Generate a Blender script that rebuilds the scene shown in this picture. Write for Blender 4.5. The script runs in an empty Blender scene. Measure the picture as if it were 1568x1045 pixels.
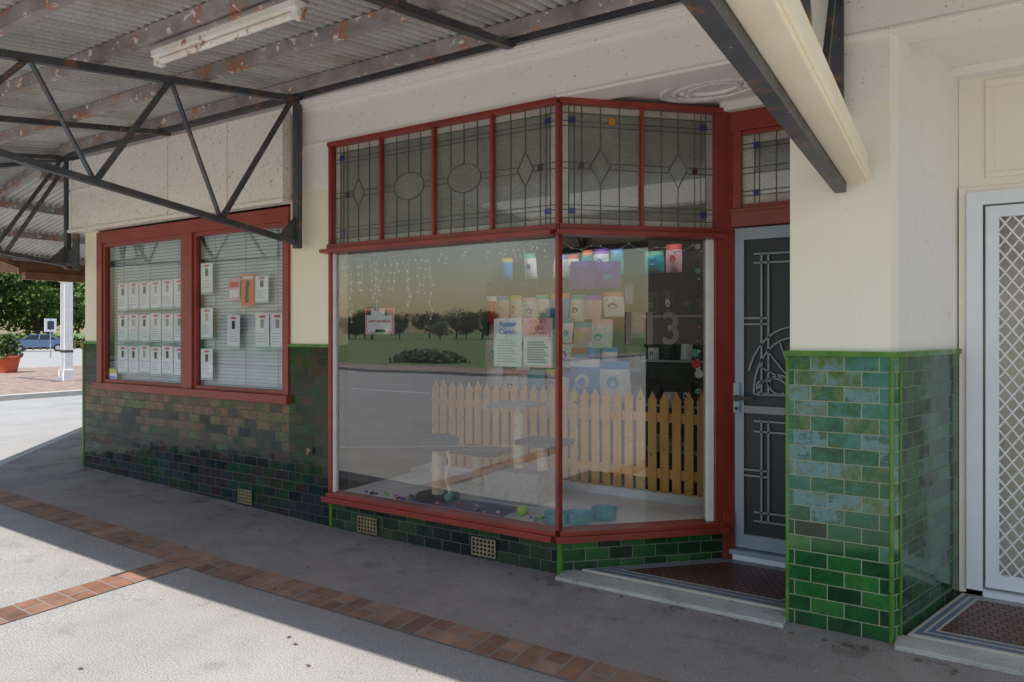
import bpy, bmesh, math, random
from mathutils import Vector, Matrix
random.seed(7)
S=bpy.context.scene
R=math.radians

# ------------------------------------------------------------------ materials
def newmat(name):
    m=bpy.data.materials.new(name); m.use_nodes=True
    nt=m.node_tree; nt.nodes.clear()
    out=nt.nodes.new('ShaderNodeOutputMaterial')
    b=nt.nodes.new('ShaderNodeBsdfPrincipled')
    nt.links.new(b.outputs[0],out.inputs[0])
    return m,nt,b,out
def N(nt,t,**k):
    n=nt.nodes.new(t)
    for a,v in k.items(): setattr(n,a,v)
    return n
def col(c): return (c[0],c[1],c[2],1)
def noise(nt,vec,scale,detail=4,rough=.55):
    n=N(nt,'ShaderNodeTexNoise'); n.inputs['Scale'].default_value=scale
    n.inputs['Detail'].default_value=detail; n.inputs['Roughness'].default_value=rough
    nt.links.new(vec,n.inputs['Vector']); return n
def ramp(nt,fac,stops,interp='LINEAR'):
    r=N(nt,'ShaderNodeValToRGB'); r.color_ramp.interpolation=interp
    e=r.color_ramp.elements
    while len(e)<len(stops): e.new(.5)
    for i,(p,c) in enumerate(stops):
        e[i].position=p; e[i].color=col(c) if hasattr(c,'__len__') else (c,c,c,1)
    nt.links.new(fac,r.inputs[0]); return r
def mixc(nt,fac,a,b,mode='MIX'):
    m=N(nt,'ShaderNodeMix'); m.data_type='RGBA'; m.blend_type=mode
    for s,v in ((0,fac),(6,a),(7,b)):
        if isinstance(v,bpy.types.NodeSocket): nt.links.new(v,m.inputs[s])
        elif s==0: m.inputs[0].default_value=v
        else: m.inputs[s].default_value=col(v)
    return m.outputs[2]
def bump(nt,b,h,strength=.3,dist=.01,prev=None):
    bp=N(nt,'ShaderNodeBump'); bp.inputs['Strength'].default_value=strength; bp.inputs['Distance'].default_value=dist
    nt.links.new(h,bp.inputs['Height'])
    if prev: nt.links.new(prev,bp.inputs['Normal'])
    nt.links.new(bp.outputs[0],b.inputs['Normal']); return bp.outputs[0]
def pmat(name,c1,c2=None,scale=3,rough=.6,metal=0,bmp=0,spots=(),fine=0,streak=False,spec=None,ridge_shade=False):
    m,nt,b,o=newmat(name)
    g=N(nt,'ShaderNodeNewGeometry'); P=g.outputs['Position']
    if streak:
        mp=N(nt,'ShaderNodeMapping'); mp.inputs['Scale'].default_value=(1,1,.12); nt.links.new(P,mp.inputs[0]); PS=mp.outputs[0]
    else: PS=P
    n1=noise(nt,PS,scale)
    if c2 is None: c2=tuple(x*.8 for x in c1)
    c=ramp(nt,n1.outputs[0],[(.35,c1),(.68,c2)]).outputs[0]
    for (sc,ss,lo,hi) in spots:
        ns=noise(nt,P,ss,6,.65)
        f=ramp(nt,ns.outputs[0],[(lo,0.),(hi,1.)]).outputs[0]
        c=mixc(nt,f,c,sc)
    if ridge_shade:
        at=N(nt,'ShaderNodeAttribute'); at.attribute_name='ridge_shade'
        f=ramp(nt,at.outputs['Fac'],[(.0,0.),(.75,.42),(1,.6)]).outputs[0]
        c=mixc(nt,f,c,(.24,.195,.155))  # shade of the corrugations painted into the colour, plus dark sheet laps
    if fine:
        nf=noise(nt,P,fine,2,.8)
        f=ramp(nt,nf.outputs[0],[(.3,.65),(.7,1.)])
        c=mixc(nt,1.0,c,f.outputs[0],'MULTIPLY')
    nt.links.new(c,b.inputs['Base Color'])
    b.inputs['Roughness'].default_value=rough; b.inputs['Metallic'].default_value=metal
    if spec is not None: b.inputs['Specular IOR Level'].default_value=spec
    if bmp:
        nb=noise(nt,P,fine if fine else scale*12,4,.7)
        bump(nt,b,nb.outputs[0],bmp,.01)
    return m
def flat(name,c,rough=.5,metal=0):
    return pmat(name,c,tuple(x*.9 for x in c),8,rough,metal)

M={}
rust=(.24,.11,.055)
M['white']=pmat('peeling_white_paint',(.94,.88,.82),(.91,.85,.78),2.2,.5,bmp=.1,spots=[((.50,.33,.24),38,.655,.68),((.78,.67,.57),3,.62,.9)])
M['cream']=pmat('cream_paint',(.93,.83,.65),(.90,.79,.59),2.5,.5,bmp=.06,spots=[((.6,.5,.35),25,.70,.74)],streak=True)
M['panel']=pmat('cracked_panel_paint',(.93,.87,.80),(.89,.81,.73),2.0,.6,bmp=.25,spots=[((.46,.30,.22),45,.61,.64),((.70,.54,.44),5,.62,.8)])
M['cream2']=pmat('pale_cream_render',(.95,.88,.77),(.93,.85,.72),2.5,.5,bmp=.05,spots=[((.6,.5,.38),30,.70,.73)],streak=True)
M['bluewall']=pmat('weathered_pale_wall',(.92,.89,.85),(.85,.82,.78),1.5,.6,bmp=.1,streak=True,spots=[((.74,.66,.52),8,.60,.75)])
M['red']=pmat('heritage_red_paint',(.34,.05,.034),(.25,.036,.026),4,.35,bmp=.08,spots=[((.16,.05,.04),18,.64,.7)])
M['steel']=pmat('dark_grey_steel_paint',(.085,.087,.095),(.048,.049,.055),5,.5,bmp=.15,spots=[(rust,9,.56,.66),((.36,.32,.29),36,.66,.70)])
M['purlin']=pmat('flaking_rusty_purlin',(.42,.37,.35),(.22,.19,.18),4,.7,bmp=.3,spots=[((.44,.19,.10),6,.54,.62),((.80,.75,.69),12,.59,.63)])
M['iron']=pmat('corrugated_iron',(.82,.82,.79),(.64,.63,.59),3,.45,metal=.1,bmp=.1,spots=[((.46,.34,.23),1.8,.56,.76),((.32,.20,.12),9,.65,.75)],fine=90,ridge_shade=True)
M['brownfascia']=pmat('brown_fascia_timber',(.32,.15,.08),(.22,.10,.055),5,.7,bmp=.1)
M['beamcream']=pmat('cream_beam_paint',(.93,.84,.66),(.89,.78,.58),4,.5,bmp=.08,spots=[((.46,.30,.18),20,.68,.71)])
M['lead']=flat('lead_came',(.12,.115,.105),.5,.1)
M['ceil']=pmat('painted_pressed_ceiling',(.93,.89,.84),(.90,.85,.78),3,.55,bmp=.1)
M['concrete']=pmat('worn_concrete',(.66,.62,.56),(.50,.46,.42),6,.8,bmp=.25,fine=90,spots=[((.24,.21,.185),9,.57,.7)])
M['kerb']=pmat('kerb_concrete',(.66,.63,.58),(.54,.52,.48),5,.85,bmp=.2,fine=60)
M['asphaltroad']=pmat('road_asphalt',(.46,.45,.44),(.40,.39,.38),1.2,.9,bmp=.3,fine=60,spots=[((.30,.29,.28),.5,.6,.8)])
M['greyalu']=flat('grey_blue_door_frame',(.32,.38,.45),.4,.1)
M['doorbar']=flat('door_bar_grey',(.26,.28,.31),.4,.2)
M['doordark']=flat('dark_door_mesh',(.024,.027,.033),.45)
M['whitefr']=pmat('bluish_white_door_paint',(.86,.89,.94),(.80,.83,.88),4,.45)
M['grille']=flat('grille_white',(.88,.88,.88),.4)
M['doorback']=pmat('beige_door',(.62,.56,.47),(.36,.33,.28),1.3,.5)
M['paper']=flat('paper_white',(.94,.94,.95),.6)
M['ink']=flat('ink_dark',(.06,.06,.08),.6)
M['inkg']=flat('ink_grey',(.40,.42,.46),.6)
M['green']=flat('print_green',(.15,.5,.35),.6)
M['orange']=flat('print_orange',(.88,.27,.10),.6)
M['redp']=flat('print_red',(.78,.07,.08),.5)
M['pink']=flat('print_pink',(.90,.55,.6),.6)
M['purple']=flat('pack_purple',(.30,.07,.62),.4)
M['teal']=flat('pack_teal',(.06,.48,.52),.3)
M['bluep']=flat('pack_blue',(.08,.34,.80),.3)
M['yellow']=flat('sticker_yellow',(.85,.7,.08),.5)
M['blind']=flat('blind_slat',(.92,.96,.97),.35)
M['pine']=pmat('pine_picket',(.90,.50,.15),(.74,.34,.08),7,.5,spots=[((.30,.10,.025),12,.62,.68)],streak=True)
M['inwhite']=flat('interior_white',(.88,.87,.86),.5)
M['inwall']=flat('interior_wall',(.10,.098,.095),.7)
M['indark']=flat('interior_dark',(.035,.032,.032),.6)
M['infloor']=flat('interior_floor',(.16,.145,.13),.6)
M['mat']=flat('grey_violet_felt',(.24,.23,.36),.9)
M['fuzz']=pmat('grey_plush',(.09,.083,.088),(.045,.042,.045),20,.95,bmp=.5)
M['fuzzl']=pmat('light_grey_plush',(.38,.365,.365),(.27,.26,.26),20,.95,bmp=.5)
M['sisal']=pmat('sisal_rope',(.88,.78,.60),(.78,.67,.47),20,.9,bmp=.4)
M['bowl']=flat('bowl_teal',(.25,.58,.62),.3)
M['tennis']=flat('tennis_green',(.5,.85,.10),.8)
M['black']=flat('black_plastic',(.012,.012,.013),.4)
M['bulb']=flat('bulb_white',(.88,.88,.85),.3)
M['tube']=pmat('grimy_batten',(.93,.89,.82),(.84,.75,.65),6,.4,spots=[((.42,.19,.09),8,.56,.62)])
M['bark']=pmat('bark',(.12,.09,.07),(.07,.055,.045),6,.9,bmp=.4)
M['leaf']=pmat('foliage',(.13,.21,.04),(.07,.13,.025),1.1,.6)
M['leaf2']=pmat('foliage_dark',(.07,.12,.028),(.04,.07,.017),1.1,.6)
M['deadleaf']=pmat('dead_leaf',(.22,.12,.05),(.12,.07,.035),9,.8)
M['lawn']=pmat('lawn',(.17,.25,.09),(.13,.19,.065),.6,.9,fine=30)
M['carb']=flat('car_paint_blue',(.10,.17,.32),.25)
M['cargl']=flat('car_glass',(.02,.025,.03),.1)
M['terra']=flat('terracotta_red',(.55,.10,.04),.6)
M['vent']=pmat('terracotta_vent',(.36,.28,.16),(.25,.19,.11),10,.6)
M['number']=flat('number_brown_grey',(.20,.155,.13),.5)
M['clear_blue']=flat('leadlight_blue',(.035,.05,.17),.2)
M['amber']=flat('leadlight_amber',(.55,.22,.04),.2)
M['rubyg']=flat('leadlight_ruby',(.08,.03,.06),.2)
def transl():
    m=bpy.data.materials.new('added_fill_diffuser'); m.use_nodes=True; nt=m.node_tree; nt.nodes.clear()
    o=N(nt,'ShaderNodeOutputMaterial'); t=N(nt,'ShaderNodeBsdfTranslucent'); t.inputs[0].default_value=(.95,.95,.93,1)
    nt.links.new(t.outputs[0],o.inputs[0]); return m
M['fill_diffuser']=transl()  # translucent panel of the added interior light opening

def glassmat(name,refl,tint=(.985,.99,.99),ior=1.5,k=1.2,wob=0):
    m=bpy.data.materials.new(name); m.use_nodes=True; nt=m.node_tree; nt.nodes.clear()
    o=N(nt,'ShaderNodeOutputMaterial'); mx=N(nt,'ShaderNodeMixShader')
    t=N(nt,'ShaderNodeBsdfTransparent'); t.inputs[0].default_value=col(tint)
    g=N(nt,'ShaderNodeBsdfGlossy'); g.inputs['Roughness'].default_value=.0
    f=N(nt,'ShaderNodeFresnel'); f.inputs[0].default_value=ior
    a=N(nt,'ShaderNodeMath',operation='MULTIPLY_ADD'); a.inputs[1].default_value=k; a.inputs[2].default_value=refl
    nt.links.new(f.outputs[0],a.inputs[0]); nt.links.new(a.outputs[0],mx.inputs[0])
    nt.links.new(t.outputs[0],mx.inputs[1]); nt.links.new(g.outputs[0],mx.inputs[2]); nt.links.new(mx.outputs[0],o.inputs[0])
    if wob:
        ge=N(nt,'ShaderNodeNewGeometry'); n=noise(nt,ge.outputs['Position'],1.3,1,.3)
        bp=N(nt,'ShaderNodeBump'); bp.inputs['Strength'].default_value=wob; bp.inputs['Distance'].default_value=.01
        nt.links.new(n.outputs[0],bp.inputs['Height']); nt.links.new(bp.outputs[0],g.inputs['Normal'])
    return m
M['glass']=glassmat('shop_glass',.10,k=2.6,wob=.12)
M['glass2']=glassmat('window_glass',.02,k=1.2,wob=.15)
def leadglass(name,c1,c2,tr,sc):
    m,nt,b,o=newmat(name)
    g=N(nt,'ShaderNodeNewGeometry'); P=g.outputs['Position']
    n=noise(nt,P,3); c=ramp(nt,n.outputs[0],[(.35,c1),(.65,c2)]).outputs[0]
    v=N(nt,'ShaderNodeTexVoronoi'); v.inputs['Scale'].default_value=sc; nt.links.new(P,v.inputs['Vector'])
    c=mixc(nt,.7,c,ramp(nt,v.outputs['Distance'],[(.1,.75),(.6,1.)]).outputs[0],'MULTIPLY')
    nt.links.new(c,b.inputs['Base Color']); b.inputs['Roughness'].default_value=.35
    bump(nt,b,v.outputs['Distance'],.5,.004)
    mx=N(nt,'ShaderNodeMixShader'); t=N(nt,'ShaderNodeBsdfTransparent'); mx.inputs[0].default_value=tr
    nt.links.new(b.outputs[0],mx.inputs[1]); nt.links.new(t.outputs[0],mx.inputs[2]); nt.links.new(mx.outputs[0],o.inputs[0])
    return m
M['lglass']=leadglass('leadlight_glass',(.25,.245,.20),(.19,.19,.16),.05,60)
M['pebble']=leadglass('pebbled_glass',(.62,.57,.48),(.38,.36,.32),.03,110)

def tilemat(name,low,high,z0,z1,mortar=(.42,.42,.36),bw=.162,rh=.0805,rough=.10,ms=.0028,off=(0,0),dirt=-2.2,glaze=True,spec=.5):
    m,nt,b,o=newmat(name)
    uv=N(nt,'ShaderNodeUVMap'); mp=N(nt,'ShaderNodeMapping'); nt.links.new(uv.outputs[0],mp.inputs[0])
    mp.inputs['Location'].default_value=(off[0],off[1],0)
    V=mp.outputs[0]
    br=N(nt,'ShaderNodeTexBrick'); nt.links.new(V,br.inputs['Vector'])
    br.inputs['Scale'].default_value=1; br.inputs['Brick Width'].default_value=bw; br.inputs['Row Height'].default_value=rh
    br.inputs['Mortar Size'].default_value=ms; br.inputs['Mortar Smooth'].default_value=.1
    br.inputs['Color1'].default_value=(0,0,0,1); br.inputs['Color2'].default_value=(1,1,1,1); br.inputs['Mortar'].default_value=(.5,.5,.5,1)
    rnd=br.outputs['Color']
    off3=N(nt,'ShaderNodeVectorMath',operation='MULTIPLY_ADD')
    nt.links.new(rnd,off3.inputs[0]); off3.inputs[1].default_value=(37,53,71); nt.links.new(V,off3.inputs[2])
    n=noise(nt,off3.outputs[0],6,5,.6); nf=noise(nt,off3.outputs[0],34,4,.7)
    def madd(a,k,c):
        x=N(nt,'ShaderNodeMath',operation='MULTIPLY_ADD'); nt.links.new(a,x.inputs[0]); x.inputs[1].default_value=k
        if isinstance(c,(int,float)): x.inputs[2].default_value=c
        else: nt.links.new(c,x.inputs[2])
        return x.outputs[0]
    f=madd(rnd,.70,madd(n.outputs[0],.75,madd(nf.outputs[0],.45,-.45)))
    cl=ramp(nt,f,low).outputs[0]; ch=ramp(nt,f,high).outputs[0]
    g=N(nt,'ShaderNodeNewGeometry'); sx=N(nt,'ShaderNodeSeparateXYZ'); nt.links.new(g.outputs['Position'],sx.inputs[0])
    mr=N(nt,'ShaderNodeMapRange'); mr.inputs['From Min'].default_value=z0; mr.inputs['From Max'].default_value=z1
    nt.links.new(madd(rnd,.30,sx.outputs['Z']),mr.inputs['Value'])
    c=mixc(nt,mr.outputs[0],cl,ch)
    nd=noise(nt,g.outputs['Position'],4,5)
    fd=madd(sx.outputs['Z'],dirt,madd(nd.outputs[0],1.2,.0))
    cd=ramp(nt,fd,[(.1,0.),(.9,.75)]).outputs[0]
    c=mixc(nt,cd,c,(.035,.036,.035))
    c=mixc(nt,br.outputs['Fac'],c,mortar)
    nt.links.new(c,b.inputs['Base Color'])
    b.inputs['Specular IOR Level'].default_value=spec
    rr=madd(br.outputs['Fac'],.6,rough); nt.links.new(rr,b.inputs['Roughness'])
    n2=noise(nt,off3.outputs[0],3.5,2,.4)
    b1=bump(nt,b,n2.outputs[0],.45 if glaze else .2,.02)
    inv=madd(br.outputs['Fac'],-1,1.0)
    bump(nt,b,inv,.8,.003,b1)
    return m
lowL=[(.1,(.006,.011,.014)),(.3,(.014,.03,.034)),(.45,(.012,.06,.025)),(.6,(.045,.026,.026)),(.8,(.02,.04,.06)),(1,(.04,.095,.03))]
M['tileL']=tilemat('glazed_tile_brown_over_blue',lowL,
   [(.05,(.025,.07,.02)),(.2,(.18,.09,.04)),(.35,(.05,.09,.028)),(.5,(.28,.125,.055)),(.62,(.08,.06,.04)),(.75,(.23,.125,.065)),(.87,(.03,.12,.03)),(1,(.28,.16,.09))],.72,1.05,mortar=(.12,.11,.09),spec=.27)
M['tileM']=tilemat('glazed_tile_dark_mottled',lowL,
   [(.1,(.015,.055,.018)),(.35,(.05,.03,.02)),(.55,(.018,.08,.025)),(.75,(.09,.04,.022)),(1,(.03,.08,.03))],.5,1.0,mortar=(.09,.09,.075),spec=.22)
M['tileD']=tilemat('glazed_tile_dark',
   [(.1,(.008,.014,.014)),(.4,(.014,.032,.028)),(.6,(.035,.06,.03)),(.8,(.025,.09,.04)),(1,(.08,.045,.03))],
   [(.1,(.012,.025,.025)),(.5,(.03,.08,.04)),(.8,(.06,.10,.04)),(1,(.08,.08,.06))],.1,.5,mortar=(.12,.12,.10),spec=.35)
M['tileS']=tilemat('glazed_tile_bright_green',
   [(.1,(.008,.03,.012)),(.4,(.015,.08,.02)),(.7,(.03,.16,.03)),(1,(.06,.24,.05))],
   [(.1,(.01,.05,.018)),(.5,(.035,.15,.035)),(1,(.07,.25,.07))],.2,.5,mortar=(.20,.22,.15))
M['tileP']=tilemat('glazed_tile_pier_green',
   [(.05,(.004,.025,.010)),(.3,(.006,.065,.018)),(.55,(.013,.13,.025)),(.75,(.045,.21,.035)),(1,(.008,.07,.045))],
   [(.05,(.008,.06,.028)),(.22,(.022,.15,.07)),(.40,(.06,.20,.17)),(.55,(.015,.11,.03)),(.68,(.11,.17,.06)),(.82,(.14,.27,.29)),(.93,(.015,.09,.04)),(1,(.26,.28,.19))],.55,.95,mortar=(.33,.35,.24),off=(.049,0))  # upper tile greens include bluish sky reflection painted into the colour
M['tileR']=tilemat('glazed_tile_deep_green',
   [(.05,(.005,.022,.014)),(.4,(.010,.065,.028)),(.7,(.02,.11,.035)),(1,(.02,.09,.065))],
   [(.05,(.008,.035,.02)),(.4,(.02,.075,.04)),(.7,(.03,.13,.05)),(1,(.03,.11,.10))],.5,.9,mortar=(.17,.20,.14),off=(.05,0))  # darker green palette for the pier sides and back
M['tilecap']=pmat('green_bullnose_glaze',(.12,.27,.04),(.06,.17,.03),9,.12)
M['brick']=tilemat('clay_paver',
   [(.1,(.36,.15,.09)),(.4,(.50,.24,.14)),(.7,(.60,.32,.20)),(1,(.44,.29,.23))],
   [(.1,(.20,.085,.05)),(1,(.38,.19,.12))],5,6,mortar=(.26,.22,.20),bw=.23,rh=.117,rough=.75,ms=.006,dirt=-.3,glaze=False)
M['pavers']=tilemat('far_pink_pavers',[(.1,(.50,.34,.28)),(1,(.62,.44,.37))],[(.1,(.2,.085,.05)),(1,(.38,.19,.12))],5,6,mortar=(.4,.32,.28),bw=.4,rh=.2,rough=.8,dirt=-.3,glaze=False)
M['tess']=tilemat('tessellated_red',[(.1,(.13,.035,.028)),(.6,(.20,.055,.04)),(1,(.24,.075,.055))],[(0,(0,0,0)),(1,(0,0,0))],5,6,mortar=(.07,.04,.035),bw=.05,rh=.05,rough=.35,ms=.003,dirt=-.3,glaze=False)
M['tblue']=flat('tess_blue',(.13,.18,.27),.4)
M['tcream']=flat('tess_cream',(.58,.54,.45),.5)

def pavemat():
    m,nt,b,o=newmat('stained_pavement')
    g=N(nt,'ShaderNodeNewGeometry'); P=g.outputs['Position']
    n=noise(nt,P,1.6,6,.6); c=ramp(nt,n.outputs[0],[(.3,(.41,.395,.38)),(.7,(.51,.495,.48))]).outputs[0]
    ns=noise(nt,P,5,5,.6); f=ramp(nt,ns.outputs[0],[(.60,0.),(.70,.45)]).outputs[0]; c=mixc(nt,f,c,(.32,.295,.275))
    sx=N(nt,'ShaderNodeSeparateXYZ'); nt.links.new(P,sx.inputs[0])
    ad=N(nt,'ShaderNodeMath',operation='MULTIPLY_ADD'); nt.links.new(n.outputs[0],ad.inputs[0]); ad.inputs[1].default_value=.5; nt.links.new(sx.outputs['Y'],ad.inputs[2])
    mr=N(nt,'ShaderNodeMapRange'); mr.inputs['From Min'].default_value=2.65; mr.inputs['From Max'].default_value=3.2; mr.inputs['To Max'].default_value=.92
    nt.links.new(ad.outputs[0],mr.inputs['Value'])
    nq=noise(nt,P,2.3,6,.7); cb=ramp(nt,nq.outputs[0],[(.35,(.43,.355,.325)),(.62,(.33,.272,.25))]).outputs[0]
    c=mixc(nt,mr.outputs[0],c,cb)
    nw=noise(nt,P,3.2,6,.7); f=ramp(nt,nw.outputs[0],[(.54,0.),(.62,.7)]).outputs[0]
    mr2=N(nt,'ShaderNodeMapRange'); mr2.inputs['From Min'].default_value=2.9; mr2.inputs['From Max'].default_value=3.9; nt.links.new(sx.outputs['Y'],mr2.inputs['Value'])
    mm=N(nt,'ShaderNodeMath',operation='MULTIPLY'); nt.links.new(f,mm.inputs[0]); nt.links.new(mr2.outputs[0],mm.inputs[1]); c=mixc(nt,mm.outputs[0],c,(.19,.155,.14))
    v=N(nt,'ShaderNodeTexVoronoi'); v.inputs['Scale'].default_value=5.5; nt.links.new(P,v.inputs['Vector'])
    f=ramp(nt,v.outputs['Distance'],[(.04,.5),(.07,0.)]).outputs[0]; c=mixc(nt,f,c,(.20,.17,.155))
    v2=N(nt,'ShaderNodeTexVoronoi'); v2.inputs['Scale'].default_value=11; nt.links.new(P,v2.inputs['Vector'])
    f=ramp(nt,v2.outputs['Distance'],[(.05,.6),(.09,0.)]).outputs[0]; c=mixc(nt,f,c,(.62,.60,.57))
    nf=noise(nt,P,120,2,.8); f=ramp(nt,nf.outputs[0],[(.35,.5),(.60,1.0)]).outputs[0]; c=mixc(nt,1.,c,f,'MULTIPLY')
    nt.links.new(c,b.inputs['Base Color'])
    r=ramp(nt,ns.outputs[0],[(.4,.75),(.7,.5)]).outputs[0]; nt.links.new(r,b.inputs['Roughness'])
    nb=noise(nt,P,90,3,.7); bump(nt,b,nb.outputs[0],.6,.008)
    return m
M['pave']=pavemat()

# ------------------------------------------------------------------ builder
class B:
    def __init__(s): s.v=[];s.f=[];s.m=[];s.mats=[];s.uv=[]
    def mi(s,k):
        if k not in s.mats: s.mats.append(k)
        return s.mats.index(k)
    def face(s,pts,k,uv=None):
        i=len(s.v); s.v+= [tuple(p) for p in pts]; s.f.append(tuple(range(i,i+len(pts)))); s.m.append(s.mi(k)); s.uv.append(uv)
    def hexa(s,c,k):
        i=len(s.v); s.v+=[tuple(p) for p in c]
        for q in ((3,2,1,0),(4,5,6,7),(0,1,5,4),(1,2,6,5),(2,3,7,6),(3,0,4,7)):
            s.f.append(tuple(i+j for j in q)); s.m.append(s.mi(k)); s.uv.append(None)
    def box(s,a,b,k):
        x0,x1=sorted((a[0],b[0]));y0,y1=sorted((a[1],b[1]));z0,z1=sorted((a[2],b[2]))
        s.hexa([(x0,y0,z0),(x1,y0,z0),(x1,y1,z0),(x0,y1,z0),(x0,y0,z1),(x1,y0,z1),(x1,y1,z1),(x0,y1,z1)],k)
    def wall(s,p0,p1,s0,s1,z0,z1,d0,d1,k):
        p0=Vector(p0); p1=Vector(p1)
        t=(p1-p0).normalized(); n=Vector((-t.y,t.x))
        q=lambda a,d,z:(p0.x+t.x*a+n.x*d,p0.y+t.y*a+n.y*d,z)
        s.hexa([q(s0,d0,z0),q(s1,d0,z0),q(s1,d1,z0),q(s0,d1,z0),q(s0,d0,z1),q(s1,d0,z1),q(s1,d1,z1),q(s0,d1,z1)],k)
    def prism(s,poly,z0,z1,k,ks=None):
        n=len(poly)
        s.face([(x,y,z1) for x,y in poly],k); s.face([(x,y,z0) for x,y in reversed(poly)],k)
        for i in range(n):
            a=poly[i];b=poly[(i+1)%n]; kk=ks[i] if ks else k
            s.face([(a[0],a[1],z0),(b[0],b[1],z0),(b[0],b[1],z1),(a[0],a[1],z1)],kk)
    def beam(s,p,q,w,h,k,up=(0,0,1)):
        p=Vector(p);q=Vector(q); t=(q-p).normalized(); u=Vector(up)
        if abs(t.dot(u))>.98: u=Vector((0,1,0))
        sd=t.cross(u).normalized()*(w/2); u2=sd.cross(t).normalized()*(h/2)
        s.hexa([p-sd-u2,p+sd-u2,q+sd-u2,q-sd-u2,p-sd+u2,p+sd+u2,q+sd+u2,q-sd+u2],k)
    def cyl(s,p,q,r,k,n=12,r2=None):
        p=Vector(p);q=Vector(q); t=(q-p).normalized(); u=Vector((0,0,1)) if abs(t.z)<.9 else Vector((1,0,0))
        a=t.cross(u).normalized(); b=t.cross(a); r2=r if r2 is None else r2
        A=[p+(a*math.cos(i*2*math.pi/n)+b*math.sin(i*2*math.pi/n))*r for i in range(n)]
        C=[q+(a*math.cos(i*2*math.pi/n)+b*math.sin(i*2*math.pi/n))*r2 for i in range(n)]
        for i in range(n): j=(i+1)%n; s.face([A[i],A[j],C[j],C[i]],k)
        s.face(list(reversed(A)),k); s.face(C,k)
    def ball(s,c,r,k,n=10,sz=1):
        c=Vector(c); rows=[]
        for i in range(n//2+1):
            th=math.pi*i/(n//2); rows.append([c+Vector((r*math.sin(th)*math.cos(2*math.pi*j/n),r*math.sin(th)*math.sin(2*math.pi*j/n),r*sz*math.cos(th))) for j in range(n)])
        for i in range(n//2):
            for j in range(n):
                jj=(j+1)%n
                if i==0: s.face([rows[0][0],rows[1][j],rows[1][jj]],k)
                elif i==n//2-1: s.face([rows[i][j],rows[i+1][0],rows[i][jj]],k)
                else: s.face([rows[i][j],rows[i+1][j],rows[i+1][jj],rows[i][jj]],k)
    def obj(s,name,parent=None,bevel=0,smooth=False):
        me=bpy.data.meshes.new(name); me.from_pydata(s.v,[],s.f)
        for k in s.mats: me.materials.append(M[k])
        me.polygons.foreach_set('material_index',s.m)
        uvl=me.uv_layers.new(name='UVMap')
        me.update()
        for p in me.polygons:
            n=p.normal; cu=s.uv[p.index]
            for jj,li in enumerate(p.loop_indices):
                co=me.vertices[me.loops[li].vertex_index].co
                if cu: uvl.data[li].uv=cu[jj]
                elif abs(n.z)>.7: uvl.data[li].uv=(co.x,co.y)
                else:
                    t=Vector((-n.y,n.x,0)).normalized(); uvl.data[li].uv=(co.dot(t)+20,co.z+4.03)
        if smooth: me.polygons.foreach_set('use_smooth',[True]*len(me.polygons))
        o=bpy.data.objects.new(name,me); S.collection.objects.link(o)
        if parent: o.parent=parent
        if bevel:
            md=o.modifiers.new('b','BEVEL'); md.width=bevel; md.segments=2; md.limit_method='ANGLE'
        return o
def empty(name):
    o=bpy.data.objects.new(name,None); S.collection.objects.link(o); return o

def gz(x):
    if x>-4: return 0
    if x>-8: return .11*(-4-x)/4
    return .11
def ykerb(x):
    return -.6 if x>-4.42 else 3.66-.909*(x+9.1)

# ------------------------------------------------------------------ ground
b=B(); b.face([(-900,-900,-.13),(900,-900,-.13),(900,900,-.13),(-900,900,-.13)],'lawn'); b.obj('ground')
b=B()
b.face([(-60,-14,-.126),(40,-14,-.126),(40,0,-.126),(-60,0,-.126)],'asphaltroad')
b.face([(-75,0,-.126),(5,0,-.126),(5,70,-.126),(-75,70,-.126)],'asphaltroad')
b.obj('road')
b=B()
for i in range(12):
    x=-50+i*7; b.face([(x,-7.1,-.122),(x+3,-7.1,-.122),(x+3,-6.98,-.122),(x,-6.98,-.122)],'paper')
b.obj('road_markings')
b=B()
xs=[8,4,1,-1,-2,-3,-4]+[-4.42]+[-4.42-i*.4 for i in range(1,21)]
xs=[x for x in xs if x>-12.5]+[-12.5]
if -8 not in xs: xs.append(-8.0)
xs=sorted(set(xs),reverse=True)
for i in range(len(xs)-1):
    xa,xb=xs[i],xs[i+1]
    ya=ykerb(xa)+.15*(1.35 if xa<-4.42 else 1); yb=ykerb(xb)+.15*(1.35 if xb<=-4.42 else 1)
    top=5.0 if xb>=-8.001 else 16
    b.face([(xb,yb,gz(xb)),(xa,ya,gz(xa)),(xa,top,gz(xa)),(xb,top,gz(xb))],'pave')
b.obj('pavement')
b=B()
for i in range(len(xs)-1):
    xa,xb=xs[i],xs[i+1]
    wa=.15*(1.35 if xa<-4.42 else 1);wb=.15*(1.35 if xb<=-4.42 else 1)
    za,zb=gz(xa),gz(xb)
    A=(xb,ykerb(xb),zb-.005);Bq=(xa,ykerb(xa),za-.005)
    b.face([A,Bq,(xa,ykerb(xa)+wa,za+.002),(xb,ykerb(xb)+wb,zb+.002)],'kerb')
    b.face([(xb,ykerb(xb)-.02,-.13),(xa,ykerb(xa)-.02,-.13),Bq,A],'kerb')
b.box((-12.65,6.75,-.13),(-12.5,16,.112),'kerb')
b.obj('kerb')
b=B()
x=7.0
while x>-11.5:
    xa,xb=x,x-.5
    b.face([(xb,2.80,gz(xb)+.005),(xa,2.80,gz(xa)+.005),(xa,3.03,gz(xa)+.005),(xb,3.03,gz(xb)+.005)],'brick',
        [(0,xb),(0,xa),(.23,xa),(.23,xb)])
    x-=.5
b.face([(-4.5,-.44,.020),(-4.27,-.44,.013),(-4.27,2.795,.013),(-4.5,2.795,.020)],'brick',[(0,-.44),(.23,-.44),(.23,2.79),(0,2.79)])
b.obj('brick_paving_strip')
b=B()
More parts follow.
